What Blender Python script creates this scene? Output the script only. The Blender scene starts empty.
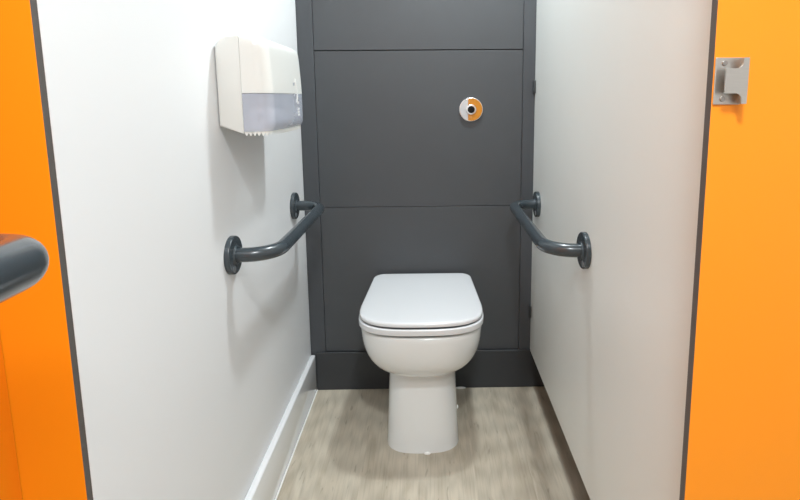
import bpy, bmesh, math
from mathutils import Vector, Matrix
PI = math.pi
S = bpy.context.scene
COL = S.collection

# ------------------------------------------------------------------ dimensions (metres)
D = 2.022          # back wall
XL, XR = -0.488, 0.402   # inner faces of the left wall and of the right partition
YF = 0.692         # front edge of the side walls; orange pilasters stand in front of it
CEIL = 2.35

# ------------------------------------------------------------------ materials
def mat(name, col, rough=0.5, metal=0.0, coat=0.0, spec=0.5, alpha=1.0, bump=None, vary=None, coat_rough=0.08):
    m = bpy.data.materials.new(name); m.use_nodes = True
    n = m.node_tree.nodes; l = m.node_tree.links
    p = n['Principled BSDF']
    p.inputs['Base Color'].default_value = (*col, 1)
    p.inputs['Roughness'].default_value = rough
    p.inputs['Metallic'].default_value = metal
    p.inputs['Coat Weight'].default_value = coat
    p.inputs['Coat Roughness'].default_value = coat_rough
    p.inputs['Specular IOR Level'].default_value = spec
    p.inputs['Alpha'].default_value = alpha
    tc = n.new('ShaderNodeTexCoord')
    if vary:
        sc, amt, stretch = vary
        mp = n.new('ShaderNodeMapping'); mp.inputs['Scale'].default_value = stretch
        nz = n.new('ShaderNodeTexNoise'); nz.inputs['Scale'].default_value = sc; nz.inputs['Detail'].default_value = 4
        mx = n.new('ShaderNodeMix'); mx.data_type = 'RGBA'
        mx.inputs[6].default_value = (*[c * (1 - amt) for c in col], 1)
        mx.inputs[7].default_value = (*[min(1, c * (1 + amt)) for c in col], 1)
        l.new(tc.outputs['Object'], mp.inputs['Vector']); l.new(mp.outputs[0], nz.inputs['Vector'])
        l.new(nz.outputs['Fac'], mx.inputs[0]); l.new(mx.outputs[2], p.inputs['Base Color'])
    if bump:
        sc, st = bump
        nz = n.new('ShaderNodeTexNoise'); nz.inputs['Scale'].default_value = sc; nz.inputs['Detail'].default_value = 3
        b = n.new('ShaderNodeBump'); b.inputs['Strength'].default_value = st; b.inputs['Distance'].default_value = 0.002
        l.new(tc.outputs['Object'], nz.inputs['Vector']); l.new(nz.outputs['Fac'], b.inputs['Height'])
        l.new(b.outputs[0], p.inputs['Normal'])
    return m

M = {}
M['wall'] = mat('white_wall_paint', (.745, .75, .755), .45, bump=(220, .05))
M['partition'] = mat('pale_laminate', (.735, .755, .73), .38, vary=(6, .02, (1, 1, .3)))
M['skirt'] = mat('white_gloss_skirting', (.76, .77, .78), .22, coat=.5)
M['grey'] = mat('grey_laminate', (.063, .0675, .073), .42, spec=.35, vary=(9, .05, (1, 1, 1)), bump=(500, .04))
M['greystile'] = mat('grey_stile_laminate', (.061, .066, .073), .40, spec=.35, bump=(500, .04))
M['greysk'] = mat('charcoal_plinth', (.041, .044, .048), .42, spec=.35, bump=(500, .04))
M['seam'] = mat('joint_shadow', (.055, .057, .06), .8)
M['orange'] = mat('orange_laminate', (.88, .28, .005), .42, bump=(400, .03))
M['edge'] = mat('laminate_core_edge', (.085, .075, .068), .55)
M['rail'] = mat('anthracite_nylon', (.032, .043, .051), .26, coat=.2)
M['railcap'] = mat('rail_screw_cover', (.13, .145, .155), .30)
M['ceramic'] = mat('white_ceramic', (.70, .72, .715), .12, coat=.6)
M['lid'] = mat('white_seat_plastic', (.635, .65, .665), .24, coat=.2)
M['plastic'] = mat('white_abs_plastic', (.70, .70, .67), .28)
M['window'] = mat('smoky_window_plastic', (.56, .59, .68), .12, alpha=.50)
M['paper'] = mat('tissue_paper', (.84, .83, .86), .9, bump=(300, .2))
M['steel'] = mat('brushed_steel', (.58, .565, .53), .38, 1.0, vary=(40, .08, (1, 1, 12)))
M['chrome'] = mat('chrome', (.80, .80, .80), .12, 1.0)
M['black'] = mat('black_rubber', (.004, .004, .004), .5, spec=.2)
M['btnwhite'] = mat('button_white', (.45, .44, .445), .3)
M['btnorange'] = mat('button_orange', (.50, .185, .008), .35)
M['iconorange'] = mat('button_icon', (.62, .27, .06), .4)
M['sealant'] = mat('white_silicone', (.86, .86, .84), .35)
M['screw'] = mat('screw_steel', (.42, .40, .38), .3, 1.0)
M['ceiling'] = mat('ceiling_white', (.80, .80, .79), .8)
M['markgrey'] = mat('mark_grey', (.36, .37, .40), .5)

# floor: limed oak vinyl planks running towards the back wall
def floor_mat():
    m = bpy.data.materials.new('limed_oak_vinyl'); m.use_nodes = True
    n = m.node_tree.nodes; l = m.node_tree.links; p = n['Principled BSDF']
    tc = n.new('ShaderNodeTexCoord')
    mp = n.new('ShaderNodeMapping'); mp.inputs['Rotation'].default_value = (0, 0, PI / 2)
    mp.inputs['Location'].default_value = (0.80, 0.045, 0)
    l.new(tc.outputs['Object'], mp.inputs['Vector'])
    br = n.new('ShaderNodeTexBrick'); br.offset = .37
    br.inputs['Scale'].default_value = 1; br.inputs['Brick Width'].default_value = 1.22
    br.inputs['Row Height'].default_value = .178; br.inputs['Mortar Size'].default_value = .0012
    br.inputs['Mortar Smooth'].default_value = .3
    br.inputs['Color1'].default_value = (0, 0, 0, 1); br.inputs['Color2'].default_value = (1, 1, 1, 1)
    br.inputs['Mortar'].default_value = (.5, .5, .5, 1)
    l.new(mp.outputs[0], br.inputs['Vector'])
    # long grain
    g = n.new('ShaderNodeMapping'); g.inputs['Scale'].default_value = (9, 1.5, 1)
    l.new(tc.outputs['Object'], g.inputs['Vector'])
    off = n.new('ShaderNodeVectorMath'); off.operation = 'ADD'
    sc = n.new('ShaderNodeVectorMath'); sc.operation = 'SCALE'; sc.inputs['Scale'].default_value = 7.3
    l.new(br.outputs['Color'], sc.inputs[0]); l.new(g.outputs[0], off.inputs[0]); l.new(sc.outputs[0], off.inputs[1])
    nz = n.new('ShaderNodeTexNoise'); nz.inputs['Scale'].default_value = 1.6; nz.inputs['Detail'].default_value = 7
    nz.inputs['Roughness'].default_value = .55; nz.inputs['Distortion'].default_value = 1.4
    l.new(off.outputs[0], nz.inputs['Vector'])
    rp = n.new('ShaderNodeValToRGB'); e = rp.color_ramp.elements
    e[0].position = .30; e[0].color = (.42, .365, .280, 1)
    e[1].position = .62; e[1].color = (.535, .480, .385, 1)
    x = rp.color_ramp.elements.new(.45); x.color = (.49, .433, .342, 1)
    l.new(nz.outputs['Fac'], rp.inputs['Fac'])
    # cathedral figure
    g2 = n.new('ShaderNodeMapping'); g2.inputs['Scale'].default_value = (9, .7, 1)
    l.new(tc.outputs['Object'], g2.inputs['Vector'])
    wv = n.new('ShaderNodeTexWave'); wv.wave_type = 'RINGS'; wv.inputs['Scale'].default_value = 4.5
    wv.inputs['Distortion'].default_value = 5; wv.inputs['Detail'].default_value = 3; wv.inputs['Detail Scale'].default_value = .8
    off2 = n.new('ShaderNodeVectorMath'); off2.operation = 'ADD'
    l.new(g2.outputs[0], off2.inputs[0]); l.new(sc.outputs[0], off2.inputs[1]); l.new(off2.outputs[0], wv.inputs['Vector'])
    mx = n.new('ShaderNodeMix'); mx.data_type = 'RGBA'; mx.blend_type = 'MULTIPLY'; mx.inputs[0].default_value = .14
    l.new(rp.outputs[0], mx.inputs[6]); l.new(wv.outputs['Color'], mx.inputs[7])
    # plank to plank tone
    mr = n.new('ShaderNodeMapRange'); mr.inputs[3].default_value = .95; mr.inputs[4].default_value = 1.05
    l.new(br.outputs['Color'], mr.inputs[0])
    mm = n.new('ShaderNodeVectorMath'); mm.operation = 'SCALE'
    l.new(mx.outputs[2], mm.inputs[0]); l.new(mr.outputs[0], mm.inputs['Scale'])
    # fine grain lines and scattered grey flecks
    def streak(scale, stretch, lo, hi, dark, detail, src):
        g3 = n.new('ShaderNodeMapping'); g3.inputs['Scale'].default_value = stretch
        l.new(tc.outputs['Object'], g3.inputs['Vector'])
        ad = n.new('ShaderNodeVectorMath'); ad.operation = 'ADD'
        l.new(g3.outputs[0], ad.inputs[0]); l.new(sc.outputs[0], ad.inputs[1])
        n3 = n.new('ShaderNodeTexNoise'); n3.inputs['Scale'].default_value = scale
        n3.inputs['Detail'].default_value = detail; n3.inputs['Distortion'].default_value = .4
        l.new(ad.outputs[0], n3.inputs['Vector'])
        r3 = n.new('ShaderNodeMapRange'); r3.inputs[1].default_value = lo; r3.inputs[2].default_value = hi
        r3.inputs[3].default_value = dark; r3.inputs[4].default_value = 1.0
        l.new(n3.outputs['Fac'], r3.inputs[0])
        m3 = n.new('ShaderNodeVectorMath'); m3.operation = 'SCALE'
        l.new(src, m3.inputs[0]); l.new(r3.outputs[0], m3.inputs['Scale'])
        return m3.outputs[0], n3
    o1, n3 = streak(1.0, (190, 3.2, 1), .40, .47, .91, 3, mm.outputs[0])
    o2, _ = streak(1.0, (70, 14, 1), .27, .34, .74, 2, o1)
    l.new(o2, p.inputs['Base Color'])
    p.inputs['Roughness'].default_value = .42
    b = n.new('ShaderNodeBump'); b.inputs['Strength'].default_value = .12; b.inputs['Distance'].default_value = .001
    l.new(n3.outputs['Fac'], b.inputs['Height']); l.new(b.outputs[0], p.inputs['Normal'])
    return m
M['floor'] = floor_mat()

# ------------------------------------------------------------------ helpers
def obj(name, bm, ms, parent=None, smooth=False, angle=35):
    me = bpy.data.meshes.new(name)
    bmesh.ops.recalc_face_normals(bm, faces=bm.faces)
    bm.to_mesh(me); bm.free()
    for m in (ms if isinstance(ms, (list, tuple)) else [ms]): me.materials.append(m)
    if smooth:
        for f in me.polygons: f.use_smooth = True
        me.set_sharp_from_angle(angle=math.radians(angle))
    o = bpy.data.objects.new(name, me); COL.objects.link(o)
    if parent:
        o.parent = parent
        o.matrix_parent_inverse = Matrix.Translation(-parent.matrix_world.translation) if False else Matrix()
        o.location = -Vector(parent['_o']) if '_o' in parent else (0, 0, 0)
    return o
def thing(name, label, cat, loc, group=None, kind=None):
    o = bpy.data.objects.new(name, None); COL.objects.link(o); o.empty_display_size = .05
    o.location = loc; o['_o'] = loc
    tag(o, label, cat, group, kind); return o
def tag(o, label=None, cat=None, group=None, kind=None):
    if label: o['label'] = label
    if cat: o['category'] = cat
    if group: o['group'] = group
    if kind: o['kind'] = kind
def box(bm, a, b, mi=0, bev=0, seg=2):
    t = bmesh.new()
    r = bmesh.ops.create_cube(t, size=1)
    for v in t.verts:
        v.co = Vector([(a[i] + b[i]) / 2 + v.co[i] * (b[i] - a[i]) for i in range(3)])
    if bev: bmesh.ops.bevel(t, geom=t.edges[:] + t.verts[:], offset=bev, segments=seg, affect='EDGES', profile=.5)
    for f in t.faces: f.material_index = mi
    me = bpy.data.meshes.new('tmp'); t.to_mesh(me); t.free(); bm.from_mesh(me); bpy.data.meshes.remove(me)
    return bm
def cyl(bm, c, axis, r, h, n=40, bev=0, mi=0, r2=None):
    """cylinder from c along axis, length h; its end rim is rounded by bev"""
    ax = Vector(axis).normalized(); u = ax.orthogonal().normalized(); w = ax.cross(u); c = Vector(c)
    r2 = r if r2 is None else r2
    prof = [(0, r)]
    if bev:
        for k in range(6):
            a = k / 5 * PI / 2; prof.append((h - bev + bev * math.sin(a), r2 - bev + bev * math.cos(a)))
    else: prof.append((h, r2))
    rings = []
    for (t, rr) in prof:
        rings.append([bm.verts.new(c + ax * t + (u * math.cos(2 * PI * i / n) + w * math.sin(2 * PI * i / n)) * rr) for i in range(n)])
    fs = []
    for A, B in zip(rings, rings[1:]):
        for i in range(n): fs.append(bm.faces.new((A[i], A[(i + 1) % n], B[(i + 1) % n], B[i])))
    fs.append(bm.faces.new(rings[0][::-1])); fs.append(bm.faces.new(rings[-1]))
    for f in fs: f.material_index = mi
    return bm
def fillet(pts, rad, n=14):
    out = [Vector(pts[0])]
    for a, b, c in zip(pts, pts[1:], pts[2:]):
        a, b, c = Vector(a), Vector(b), Vector(c)
        d1 = (a - b).normalized(); d2 = (c - b).normalized()
        ang = d1.angle(d2); t = rad / math.tan(ang / 2)
        p1 = b + d1 * t; cen = b + (d1 + d2).normalized() * (rad / math.sin(ang / 2))
        p2 = b + d2 * t
        v1 = p1 - cen; v2 = p2 - cen; sw = v1.angle(v2); axis = v1.cross(v2).normalized()
        for k in range(n + 1): out.append(cen + Matrix.Rotation(sw * k / n, 3, axis) @ v1)
    out.append(Vector(pts[-1])); return out
def sweep(bm, path, r, n=28):
    rings = []; up = Vector((0, 0, 1))
    for i, p in enumerate(path):
        t = (path[min(i + 1, len(path) - 1)] - path[max(i - 1, 0)]).normalized()
        s = t.cross(up).normalized(); q = s.cross(t)
        rings.append([bm.verts.new(p + (s * math.cos(2 * PI * k / n) + q * math.sin(2 * PI * k / n)) * r) for k in range(n)])
    for A, B in zip(rings, rings[1:]):
        for k in range(n): bm.faces.new((A[k], A[(k + 1) % n], B[(k + 1) % n], B[k]))
    bm.faces.new(rings[0][::-1]); bm.faces.new(rings[-1]); return bm
def loft(bm, rings, cap0=True, cap1=True):
    R = [[bm.verts.new(p) for p in r] for r in rings]; n = len(R[0])
    for A, B in zip(R, R[1:]):
        for i in range(n): bm.faces.new((A[i], A[(i + 1) % n], B[(i + 1) % n], B[i]))
    if cap0: bm.faces.new(R[0][::-1])
    if cap1: bm.faces.new(R[-1])
    return bm
def struct(name, bm, ms, label=None, **k):
    o = obj(name, bm, ms, **k); o['kind'] = 'structure'
    if label: o['label'] = label
    return o
B = bmesh.new

# ------------------------------------------------------------------ the room
struct('floor', box(B(), (-1.7, -1.7, -.06), (1.7, D + .02, 0)), M['floor'], 'grey limed oak plank floor')
struct('ceiling', box(B(), (-1.7, -1.7, CEIL), (1.7, D + .12, CEIL + .06)), M['ceiling'], 'white ceiling')
wl = struct('wall_left', box(B(), (XL - .05, YF, 0), (XL, D + .016, CEIL)), M['wall'], 'white painted side wall on the left of the cubicle')

# back wall: carcass behind grey laminate panels with fine shadow joints, flanked by two stiles
wb = struct('wall_back', box(B(), (-1.7, D + .016, 0), (1.7, D + .11, CEIL)), M['seam'], 'grey laminate panelled back wall')
SL, SR = -.427, .356
for z0, z1 in ((.16, .7555), (.7575, 1.351), (1.3545, CEIL - .01)):
    o = obj('access_panel', box(B(), (SL + .0004, D + .001, z0), (SR - .0004, D + .016, z1), bev=.0012), M['grey'], wb)
for x0, x1 in ((XL, SL - .0004), (SR + .0004, XR + .03)):
    o = obj('stile', box(B(), (max(x0, XL + .0005), D - .003, 0.005), (x1, D + .016, CEIL - .005), bev=.002), M['greystile'], wb)
o = obj('neighbour_panel', box(B(), (XR + .032, D + .001, 0.005), (1.69, D + .016, CEIL - .005)), M['grey'], wb)
struct('baseboard_back', box(B(), (XL + .0215, D - .012, 0), (1.69, D - .0035, .162), bev=.003), M['greysk'], 'charcoal skirting along the foot of the back wall')
bb = B(); 
box(bb, (XL, YF, 0), (XL + .021, D - .0125, .1546), bev=.005, seg=3)
bl = struct('baseboard_left', bb, M['skirt'], 'white gloss skirting board along the left wall', smooth=True)
obj('sealant_bead', box(B(), (XL + .0205, YF, 0), (XL + .0255, D - .0125, .004), bev=.0015), M['sealant'], bl)
struct('wall_right', box(B(), (XR, YF + .003, .157), (XR + .013, D - .0035, CEIL), bev=.001), M['partition'], 'pale laminate partition on the right, raised off the floor')  # unseen upper part carried to the ceiling to keep the next stall dark

# the washroom around the camera and the stall next door
struct('wall_front', box(B(), (-1.7, -1.76, 0), (1.7, -1.7, CEIL)), M['wall'])
struct('wall_west', box(B(), (-1.76, -1.7, 0), (-1.7, D, CEIL)), M['wall'])
struct('wall_east', box(B(), (1.7, -1.7, 0), (1.76, D, CEIL)), M['wall'])
fw = B(); box(fw, (-1.7, .679, 0), (-.60, YF, CEIL)); box(fw, (.76, .679, 0), (1.7, YF, CEIL))
struct('wall_cubicle', fw, M['wall'], 'white cubicle front beyond the pilasters')

# ------------------------------------------------------------------ pilasters
def pilaster(label, x0, x1, edge_right):
    bm = box(B(), (x0, .679, .0), (x1, YF - .0005 + (.0025 if not edge_right else 0), CEIL - .002), bev=.0008)
    bm.normal_update()
    for f in bm.faces:
        if abs(f.normal.y) < .5: f.material_index = 1
    o = obj('pilaster', bm, [M['orange'], M['edge']])
    tag(o, label, 'pilaster', 'cubicle pilasters')
    return o
pilaster('narrow orange laminate pilaster at the front end of the white left wall', -.597, XL, True)
pilaster('wide orange laminate pilaster carrying the steel lock keeper', .3626, .757, False)

# ------------------------------------------------------------------ grab rails
def flange(name, c, axis, root, r=.0475):
    c = Vector(c); ax = Vector(axis).normalized()
    bm = B(); cyl(bm, c, ax, r, .013, 48, bev=.004)
    cyl(bm, c + ax * .0125, ax, .026, .005, 36, bev=.002, r2=.0225)
    f = obj(name, bm, M['rail'], root, smooth=True, angle=40)
    b2 = B()
    u = Vector((0, 0, 1)); w = ax.cross(u)
    cyl(b2, c + ax * .0125 + (-u * .030 + Vector((0, -1, 0)) * .018), ax, .0085, .002, 20, bev=.0007)
    s = obj('screw_cover', b2, M['railcap'], f, smooth=True)
    s.location = (0, 0, 0)
    return f
def grab_rail(label, p0, p1, normal, offset, bend=.076, r=.0178, cat='grab rail', group='short grab rails beside the toilet'):
    p0, p1, nn = Vector(p0), Vector(p1), Vector(normal).normalized()
    root = thing('grab_rail', label, cat, tuple((p0 + p1) / 2), group)
    path = fillet([p0 + nn * .012, p0 + nn * offset, p1 + nn * offset, p1 + nn * .012], bend)
    obj('rail_tube', sweep(B(), path, r), M['rail'], root, smooth=True, angle=50)
    flange('flange', p0, nn, root); flange('flange', p1, nn, root)
    return root
grab_rail('dark grey grab rail on the white left wall below the dispenser', (XL, 1.2586, .798), (XL, 1.8587, .798), (1, 0, 0), .107)
grab_rail('dark grey grab rail on the pale right partition', (XR, 1.3141, .783), (XR, 1.9145, .783), (-1, 0, 0), .099)

# ------------------------------------------------------------------ open door on the left, with its rail
hinge = Vector((-.5775, .6787, 0)); a = math.radians(15)
dd = Vector((math.sin(a), -math.cos(a), 0)); dn = Vector((math.cos(a), math.sin(a), 0))
bm = box(B(), (0, -.013, .15), (.86, 0, 2.05), bev=.0008); bm.normal_update()
for f in bm.faces:
    if abs(f.normal.y) < .5: f.material_index = 1
bm.transform(Matrix(((dd.x, dn.x, 0, hinge.x), (dd.y, dn.y, 0, hinge.y), (0, 0, 1, 0), (0, 0, 0, 1))))
dr = thing('cubicle_door', 'orange laminate door standing open beside the narrow pilaster', 'door', tuple(hinge))
obj('door_leaf', bm, [M['orange'], M['edge']], dr)
P = Vector((0, 0, 1.1743)) + 0.46 * Vector((-.7330, .9774, -.2840))
off = (P - hinge).dot(dn); along = (P - hinge).dot(dd)
e0 = hinge + dd * (along + .006) + Vector((0, 0, P.z)); e1 = e0 + dd * .36 + Vector((0, 0, .036))
grab_rail('dark grey pull rail at the edge of the open orange door, nearest of the rails', e0, e1, dn, off, bend=.05, r=.0212,
          group='pull rail on the door')

# ------------------------------------------------------------------ lock keeper on the right pilaster
yk = .679
k = thing('lock_keeper', 'brushed steel lock keeper screwed to the orange pilaster', 'latch', (.381, yk, 1.193))
obj('plate', box(B(), (.3640, yk - .0025, 1.1635), (.3985, yk, 1.2225), bev=.0008), M['steel'], k)
# bridge: raised tongue with concave shoulders running into a full height side wall
bm = B(); pts = []
zc = 1.193
xs0, xs1, xe = .3700, .3880, .3985
pts += [(xs0, zc - .0155), (xs1 - .004, zc - .0155)]
for q in range(7):
    t = q / 6 * PI / 2; pts.append((xs1 - .004 + .0075 * math.sin(t), zc - .0155 - .0075 + .0075 * math.cos(t)))
pts += [(xs1 + .0035, zc - .0285), (xe, zc - .0285), (xe, zc + .0285), (xs1 + .0035, zc + .0285)]
for q in range(7):
    t = (1 - q / 6) * PI / 2; pts.append((xs1 - .004 + .0075 * math.sin(t), zc + .0155 + .0075 - .0075 * math.cos(t)))
pts += [(xs0, zc + .0155)]
f = bm.faces.new([bm.verts.new((x, yk - .0165, z)) for x, z in pts])
ex = bmesh.ops.extrude_face_region(bm, geom=[f])
bmesh.ops.translate(bm, vec=(0, .0025, 0), verts=[v for v in ex['geom'] if isinstance(v, bmesh.types.BMVert)])
box(bm, (xe - .0028, yk - .0155, zc - .0285), (xe, yk - .002, zc + .0285))
box(bm, (xs0 + .016, yk - .0145, zc - .012), (xs0 + .0185, yk - .002, zc + .012))
obj('bridge', bm, M['steel'], k)
for sgn in (-1, 1):
    b2 = B(); cyl(b2, (.3752, yk - .0022, zc + sgn * .0225), (0, -1, 0), .0035, .0018, 20, bev=.0006)
    box(b2, (.3729, yk - .0043, zc + sgn * .0225 - .0004), (.3775, yk - .0039, zc + sgn * .0225 + .0004))
    obj('screw', b2, M['screw'], k, smooth=True)

# ------------------------------------------------------------------ partition brackets at the back wall
for z, nm in ((1.214, 'small dark bracket holding the partition, beside the flush button'),
              (.326, 'small dark bracket holding the partition, low down by the skirting')):
    bm = B(); box(bm, (XR - .0085, D - .024, z - .024), (XR - .0005, D - .0032, z + .024), bev=.003, seg=3)
    cyl(bm, (XR - .008, D - .0135, z), (-1, 0, 0), .005, .0018, 16, bev=.0006)
    o = obj('panel_bracket', bm, M['greysk'], smooth=True); tag(o, nm, 'bracket', 'partition brackets')

# ------------------------------------------------------------------ toilet
CX = -.0315
YB = D - .0125
def dring(w, f, n=2.6, ln=.14, yb=None, rb=.02, z=0, N=40, cx=CX, taper=0):
    """D-shaped outline: straight back with small rounded corners, superelliptic front"""
    yb = YB if yb is None else yb
    out = []
    for i in range(7):                       # back-left corner
        t = PI / 2 + i / 6 * PI / 2
        out.append(Vector((cx - w + rb + rb * math.cos(t), yb - rb + rb * math.sin(t), z)))
    for i in range(N + 1):
        t = PI + PI * i / N
        c, s = math.cos(t), math.sin(t)
        out.append(Vector((cx + w * math.copysign(abs(c) ** (2 / n), c), f + ln - ln * abs(s) ** (2 / n), z)))
    for i in range(7):
        t = i / 6 * PI / 2
        out.append(Vector((cx + w - rb + rb * math.cos(t), yb - rb + rb * math.sin(t), z)))
    return [Vector((cx + (p.x - cx) * (1 - taper * max(0, (p.y - 1.66) / .34) ** 1.6), p.y, p.z)) for p in out]
wc = thing('toilet', 'white back-to-wall toilet with closed square-fronted lid', 'toilet', (CX, 1.8, 0))
# bowl
rings = [dring(.150, 1.590, 2.5, .15, z=.36), dring(.176, 1.560, 2.5, .15, z=.41), dring(.1850, 1.550, 2.6, .16, z=.4425), dring(.1885, 1.5445, 2.6, .16, z=.4450)]
rings.append(dring(.1930, 1.537, 2.6, .16, z=.4455))
rings.append(dring(.1985, 1.5315, 2.6, .16, z=.4440))
rings.append(dring(.2005, 1.529, 2.6, .16, z=.4395))
for k in range(1, 21):
    s = k / 20
    z = .4395 - .169 * math.sin(s * PI / 2)
    c = math.cos(s * PI / 2)
    w = .085 + .1155 * c ** .62
    f = 1.529 + .126 * (1 - c ** .75)
    rings.append(dring(w, f, 2.6 - .2 * s, .16, z=z, rb=.02))
obj('bowl', loft(B(), rings[::-1]), M['ceramic'], wc, smooth=True, angle=60)
# pedestal
rings = []
for s in range(0, 15):
    z = .36 * (1 - s / 14)
    t = s / 14
    w = .1115 + .0135 * t ** 1.3
    f = 1.660 - .048 * t ** .9
    if z < .02: f -= .001
    rings.append(dring(w, f, 2.8, .098, z=z, rb=.012))
obj('pedestal', loft(B(), rings), M['ceramic'], wc, smooth=True, angle=60)
# seat and lid
def slab(z0, z1, w, f, n, ln, yb, rb, r, dome=0.0, step=0.0):
    R = []
    for k in range(5):
        t = k / 4 * PI / 2; q = r * .35 * (1 - math.sin(t)); R.append(dring(w - q, f + q, n, ln, yb - q, rb, z0 + r * .35 * (1 - math.cos(t)), taper=.085))
    for k in range(8):
        t = k / 7 * PI / 2; q = r * (1 - math.cos(t)); R.append(dring(w - q, f + q, n, ln, yb - q, rb, z1 - r + r * math.sin(t), taper=.085))
    if step:
        for q, dz in ((.003, -.0004), (.005, -step)): R.append(dring(w - r - q, f + r + q, n, ln, yb - r - q, rb * .9, z1 + dz, taper=.085))
    if dome:
        for q, dz in ((.02, .45), (.05, .75), (.09, .93), (.13, 1.0)):
            R.append(dring(w - r - q, f + r + q, n, ln * (1 - q * 3), yb - r - q, rb * .9, z1 + dome * dz, taper=.085))
    return loft(B(), R)
obj('seat', slab(.4555, .4750, .2045, 1.523, 2.9, .15, 2.006, .03, .004, step=.012), M['lid'], wc, smooth=True, angle=60)
obj('lid', slab(.4790, .4940, .2020, 1.531, 3.0, .15, 2.002, .04, .008, dome=.0025), M['lid'], wc, smooth=True, angle=60)
for x in (-.075, .075):
    obj('hinge', cyl(B(), (CX + x - .022, 1.992, .4790), (1, 0, 0), .006, .044, 20, bev=.002), M['chrome'], wc, smooth=True)
# foot fixing cap and blobs of sealant round the foot
b2 = B(); cyl(b2, (CX + .121, 1.80, .05), (1, 0, -.1), .007, .008, 20, bev=.003)
obj('fixing_cap', b2, M['sealant'], wc, smooth=True)
bm = B(); bmesh.ops.create_uvsphere(bm, u_segments=16, v_segments=8, radius=1)
for v in bm.verts: v.co = Vector((-.016, 1.6085, .002)) + Vector((v.co.x * .011, v.co.y * .005, v.co.z * .005))
obj('sealant_blob', bm, M['sealant'], wc, smooth=True)
bm = B(); bmesh.ops.create_uvsphere(bm, u_segments=16, v_segments=8, radius=1)
for v in bm.verts: v.co = Vector((.118, 2.006, .003)) + Vector((v.co.x * .022, v.co.y * .005, v.co.z * .005))
sb = obj('sealant_smear', bm, M['sealant'], smooth=True)
tag(sb, 'thin white sealant smear where the charcoal skirting meets the floor', 'sealant')

# ------------------------------------------------------------------ flush button
bc = Vector((.160, D + .001, 1.131))
fb = thing('flush_button', 'round orange and white flush button on the grey back panel', 'flush button', tuple(bc))
bm = B(); cyl(bm, bc, (0, -1, 0), .0455, .008, 56, bev=.003); obj('rim', bm, M['chrome'], fb, smooth=True)
def disc_part(x_lo, x_hi, r, y):
    bm = B(); pts = []
    a_lo = math.acos(max(-1, min(1, x_lo / r))); a_hi = math.acos(max(-1, min(1, x_hi / r)))
    N = 40
    for i in range(N + 1): t = a_hi + (a_lo - a_hi) * i / N; pts.append((r * math.cos(t), r * math.sin(t)))
    low = [(x, -z) for x, z in pts[::-1]]
    for q in low:
        if all((q[0] - p[0]) ** 2 + (q[1] - p[1]) ** 2 > 1e-10 for p in pts): pts.append(q)
    f = bm.faces.new([bm.verts.new(bc + Vector((x, -y, z))) for x, z in pts])
    ex = bmesh.ops.extrude_face_region(bm, geom=[f])
    bmesh.ops.translate(bm, vec=(0, -.001, 0), verts=[v for v in ex['geom'] if isinstance(v, bmesh.types.BMVert)])
    return bm
obj('white_face', disc_part(-.0425, -.0115, .0425, .0078), M['btnwhite'], fb)['label'] = 'white left side of the button face'
obj('orange_face', disc_part(-.0115, .0425, .0425, .0078), M['btnorange'], fb)['label'] = 'orange right side of the button face'
obj('icon', box(B(), bc + Vector((-.0075, -.0092, -.0335)), bc + Vector((.0035, -.0087, -.0245))), M['iconorange'], fb)
obj('icon', box(B(), bc + Vector((-.0095, -.0092, .0265)), bc + Vector((-.0055, -.0087, .0335))), M['iconorange'], fb)
bm = B(); cyl(bm, bc + Vector((0, -.0085, 0)), (0, -1, 0), .0195, .004, 40, bev=.0015); obj('inner_ring', bm, M['chrome'], fb, smooth=True)
bm = B(); cyl(bm, bc + Vector((0, -.0115, 0)), (0, -1, 0), .0135, .004, 36, bev=.002); obj('push_button', bm, M['black'], fb, smooth=True)

# ------------------------------------------------------------------ toilet roll dispenser on the left wall
Y0, Y1 = 1.234, 1.568
dp = thing('toilet_roll_dispenser', 'white plastic toilet roll dispenser on the left wall', 'dispenser', (XL, (Y0 + Y1) / 2, 1.2))
def arc(cx, cz, r, a0, a1, n=8):
    return [(cx + r * math.cos(math.radians(a0 + (a1 - a0) * i / n)), cz + r * math.sin(math.radians(a0 + (a1 - a0) * i / n))) for i in range(n + 1)]
XS = -.4295
# back housing: wall side, top corner rounded, underside dropping towards the front
hp = [(XL + .0005, 1.112)] + [(XL + .0005, 1.280)] + arc(XL + .0325, 1.286, .032, 170, 90) + [(XS - .0006, 1.318), (XS - .0006, 1.096)]
R = []
XE = XS - .0006
def hring(y, q):
    out = []
    for x, z in hp:
        w = (XE - x) / (XE - XL); out.append(Vector((x + q * w, y, z - q * w * (1 if z > 1.2 else -1))))
    return out
for k in range(6): t = k / 5 * PI / 2; R.append(hring(Y0 + .012 * (1 - math.cos(t)), .006 * (1 - math.sin(t))))
for k in range(6): t = (1 - k / 5) * PI / 2; R.append(hring(Y1 - .012 * (1 - math.cos(t)), .006 * (1 - math.sin(t))))
bm = loft(B(), R)
obj('housing', bm, M['plastic'], dp, smooth=True, angle=40)
# the cover's plan: rounded front corners; built as stacked outlines
def plan(xf, z, y0=Y0, y1=Y1, r=.034, xb=XS, n=8):
    o = [Vector((xb, y0, z))]
    for i in range(n + 1):
        t = -PI / 2 + PI / 2 * i / n; o.append(Vector((xf - r + r * math.cos(t), y0 + r + r * math.sin(t), z)))
    for i in range(n + 1):
        t = PI / 2 * i / n; o.append(Vector((xf - r + r * math.cos(t), y1 - r + r * math.sin(t), z)))
    o.append(Vector((xb, y1, z))); return o
def xfront(z): return -.3640 - .007 * max(0, (z - 1.19) / .12) ** 1.3
R = []
for i in range(9): z = 1.1895 + (1.292 - 1.1895) * i / 8; R.append(plan(xfront(z), z))
for i in range(1, 7):
    t = i / 6 * PI / 2; q = .026 * (1 - math.cos(t)); z = 1.292 + .026 * math.sin(t)
    R.append(plan(xfront(1.292) - q, z, Y0 + q * .25, Y1 - q * .25, .034))
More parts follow.
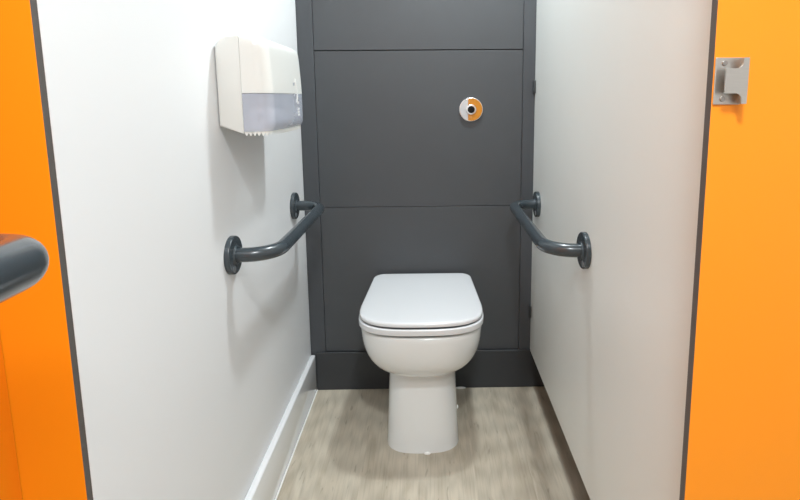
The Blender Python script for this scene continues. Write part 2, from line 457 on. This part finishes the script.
obj('cover', loft(B(), R), M['plastic'], dp, smooth=True, angle=40)
# smoky lower window: an open shell with thickness
def shell(z0, z1, t=.003):
    bm = B(); n = 7
    outer = [plan(xfront(z) - (.006 * max(0, 1 - (z - z0) / .014) ** 2), z) for z in [z0 + (z1 - z0) * i / n for i in range(n + 1)]]
    inner = [plan(xfront(z) - t - (.006 * max(0, 1 - (z - z0) / .014) ** 2), z, Y0 + t, Y1 - t, .031) for z in [z0 + (z1 - z0) * i / n for i in range(n + 1)]]
    O = [[bm.verts.new(p) for p in r] for r in outer]; I = [[bm.verts.new(p) for p in r] for r in inner]
    m = len(O[0])
    for G, rev in ((O, False), (I, True)):
        for a_, b_ in zip(G, G[1:]):
            for i in range(m - 1): bm.faces.new((a_[i], a_[i + 1], b_[i + 1], b_[i]))
    for L in (0, -1):
        for i in range(m - 1): bm.faces.new((O[L][i], O[L][i + 1], I[L][i + 1], I[L][i]))
    for i in (0, -1):
        for q in range(n): bm.faces.new((O[q][i], O[q + 1][i], I[q + 1][i], I[q][i]))
    return bm
obj('window', shell(1.1005, 1.1885), M['window'], dp, smooth=True, angle=40)['label'] = 'smoky translucent lower window'
# serrated tear strip round the bottom edge
bm = B()
path = plan(xfront(1.10) - .0075, 0, Y0 + .003, Y1 - .003, .030, n=5)
L = [0]
for p, q in zip(path, path[1:]): L.append(L[-1] + (q - p).length)
def at(s):
    for i in range(len(path) - 1):
        if s <= L[i + 1] + 1e-9: return path[i].lerp(path[i + 1], (s - L[i]) / (L[i + 1] - L[i] + 1e-12))
    return path[-1]
N = 44; prev = None
for i in range(N * 2 + 1):
    p = at(L[-1] * i / (2 * N)); zb = 1.0975 if i % 2 == 0 else 1.0900
    inw = Vector((-.43, 1.39, 0)) - p; inw.z = 0; inw = inw.normalized() * .002
    cur = [bm.verts.new(p + Vector((0, 0, 1.1035))), bm.verts.new(p + Vector((0, 0, zb))), bm.verts.new(p + inw + Vector((0, 0, zb))), bm.verts.new(p + inw + Vector((0, 0, 1.1035)))]
    if prev:
        for j in range(4): bm.faces.new((prev[j], cur[j], cur[(j + 1) % 4], prev[(j + 1) % 4]))
    else: bm.faces.new(cur)
    prev = cur
bm.faces.new(prev[::-1])
obj('tear_strip', bm, M['plastic'], dp)
# inner spindle plate that closes the window's back and top
obj('inner_plate', box(B(), (XS, Y0 + .004, 1.103), (XS + .002, Y1 - .004, 1.188)), M['plastic'], dp)
# illegible maker's marks on the front by the far end
bm = B()
xf = -.3632
def mark(y, z, h, w):
    box(bm, (xf - .003, y - w / 2, z - h / 2), (xf, y + w / 2, z + h / 2))
for i in range(9):
    t = i / 8; mark(1.470 + .016 * math.sin(t * PI * .8), 1.225 - .055 * t, .009, .008)
for z in (1.165, 1.148, 1.140, 1.132): mark(1.492, z, .006, .012)
o = obj('logo_mark', bm, M['sealant'], dp); o['label'] = 'glossy white curved mark'
for z in (1.215, 1.186, 1.133):
    bm = B(); mark(1.452, z, .008, .012); obj('caption_mark', bm, M['markgrey'], dp)
# roll inside, seen through the window
bm = B(); yr0, yr1 = Y0 + .024, Y0 + .124; cr = Vector((-.3995, 0, 1.133)); n = 48
def ring(y, r): return [bm.verts.new((cr.x + r * math.cos(2 * PI * i / n), y, cr.z + r * math.sin(2 * PI * i / n))) for i in range(n)]
a0, a1, a2, a3 = ring(yr0, .009), ring(yr0, .0265), ring(yr1, .0265), ring(yr1, .009)
for A, C in ((a0, a1), (a1, a2), (a2, a3), (a3, a0)):
    for i in range(n): bm.faces.new((A[i], A[(i + 1) % n], C[(i + 1) % n], C[i]))
ro = obj('toilet_roll', bm, M['paper'], smooth=True, angle=40)
tag(ro, 'white paper roll behind the smoky dispenser window', 'toilet roll')

# ------------------------------------------------------------------ light
def area(name, loc, size, power, col, rot=(0, 0, 0), sy=None):
    l = bpy.data.lights.new(name, 'AREA'); l.energy = power; l.color = col
    l.shape = 'RECTANGLE' if sy else 'DISK'; l.size = size
    if sy: l.size_y = sy
    o = bpy.data.objects.new(name, l); COL.objects.link(o); o.location = loc; o.rotation_euler = rot
    return o
area('ceiling_light_cubicle', (.21, 1.64, CEIL - .02), .14, 21.5, (.89, .965, 1))
area('ceiling_light_washroom', (.10, -.09, CEIL - .02), .20, 28, (.91, .97, 1))
area('fill_panel_washroom', (.30, -.75, CEIL - .02), .9, 26, (.91, .97, 1), sy=.6)  # added unseen fill lamp, placed to brighten the open door and walls
w = bpy.data.worlds.new('World'); S.world = w; w.use_nodes = True
w.node_tree.nodes['Background'].inputs[0].default_value = (1, .98, .95, 1)
w.node_tree.nodes['Background'].inputs[1].default_value = .15

# ------------------------------------------------------------------ camera
cd = bpy.data.cameras.new('Camera'); cam = bpy.data.objects.new('Camera', cd); COL.objects.link(cam)
cd.sensor_fit = 'HORIZONTAL'; cd.sensor_width = 36; cd.lens = 23.756
cd.shift_x = -.04621; cd.shift_y = -.09264; cd.clip_start = .02
R3 = Matrix(((0.999855, 0.009601, -0.014036), (-0.015283, 0.145387, -0.989257), (-0.007457, 0.989328, 0.145512)))
cam.matrix_world = Matrix.Translation((0, 0, 1.1743)) @ R3.to_4x4()
S.camera = cam

for o in S.objects:
    if '_o' in o: del o['_o']
vs = S.view_settings
S.display_settings.display_device = 'sRGB'
vs.view_transform = 'Standard'; vs.look = 'None'; vs.gamma = 1; vs.use_curve_mapping = False
vs.exposure = -0.08
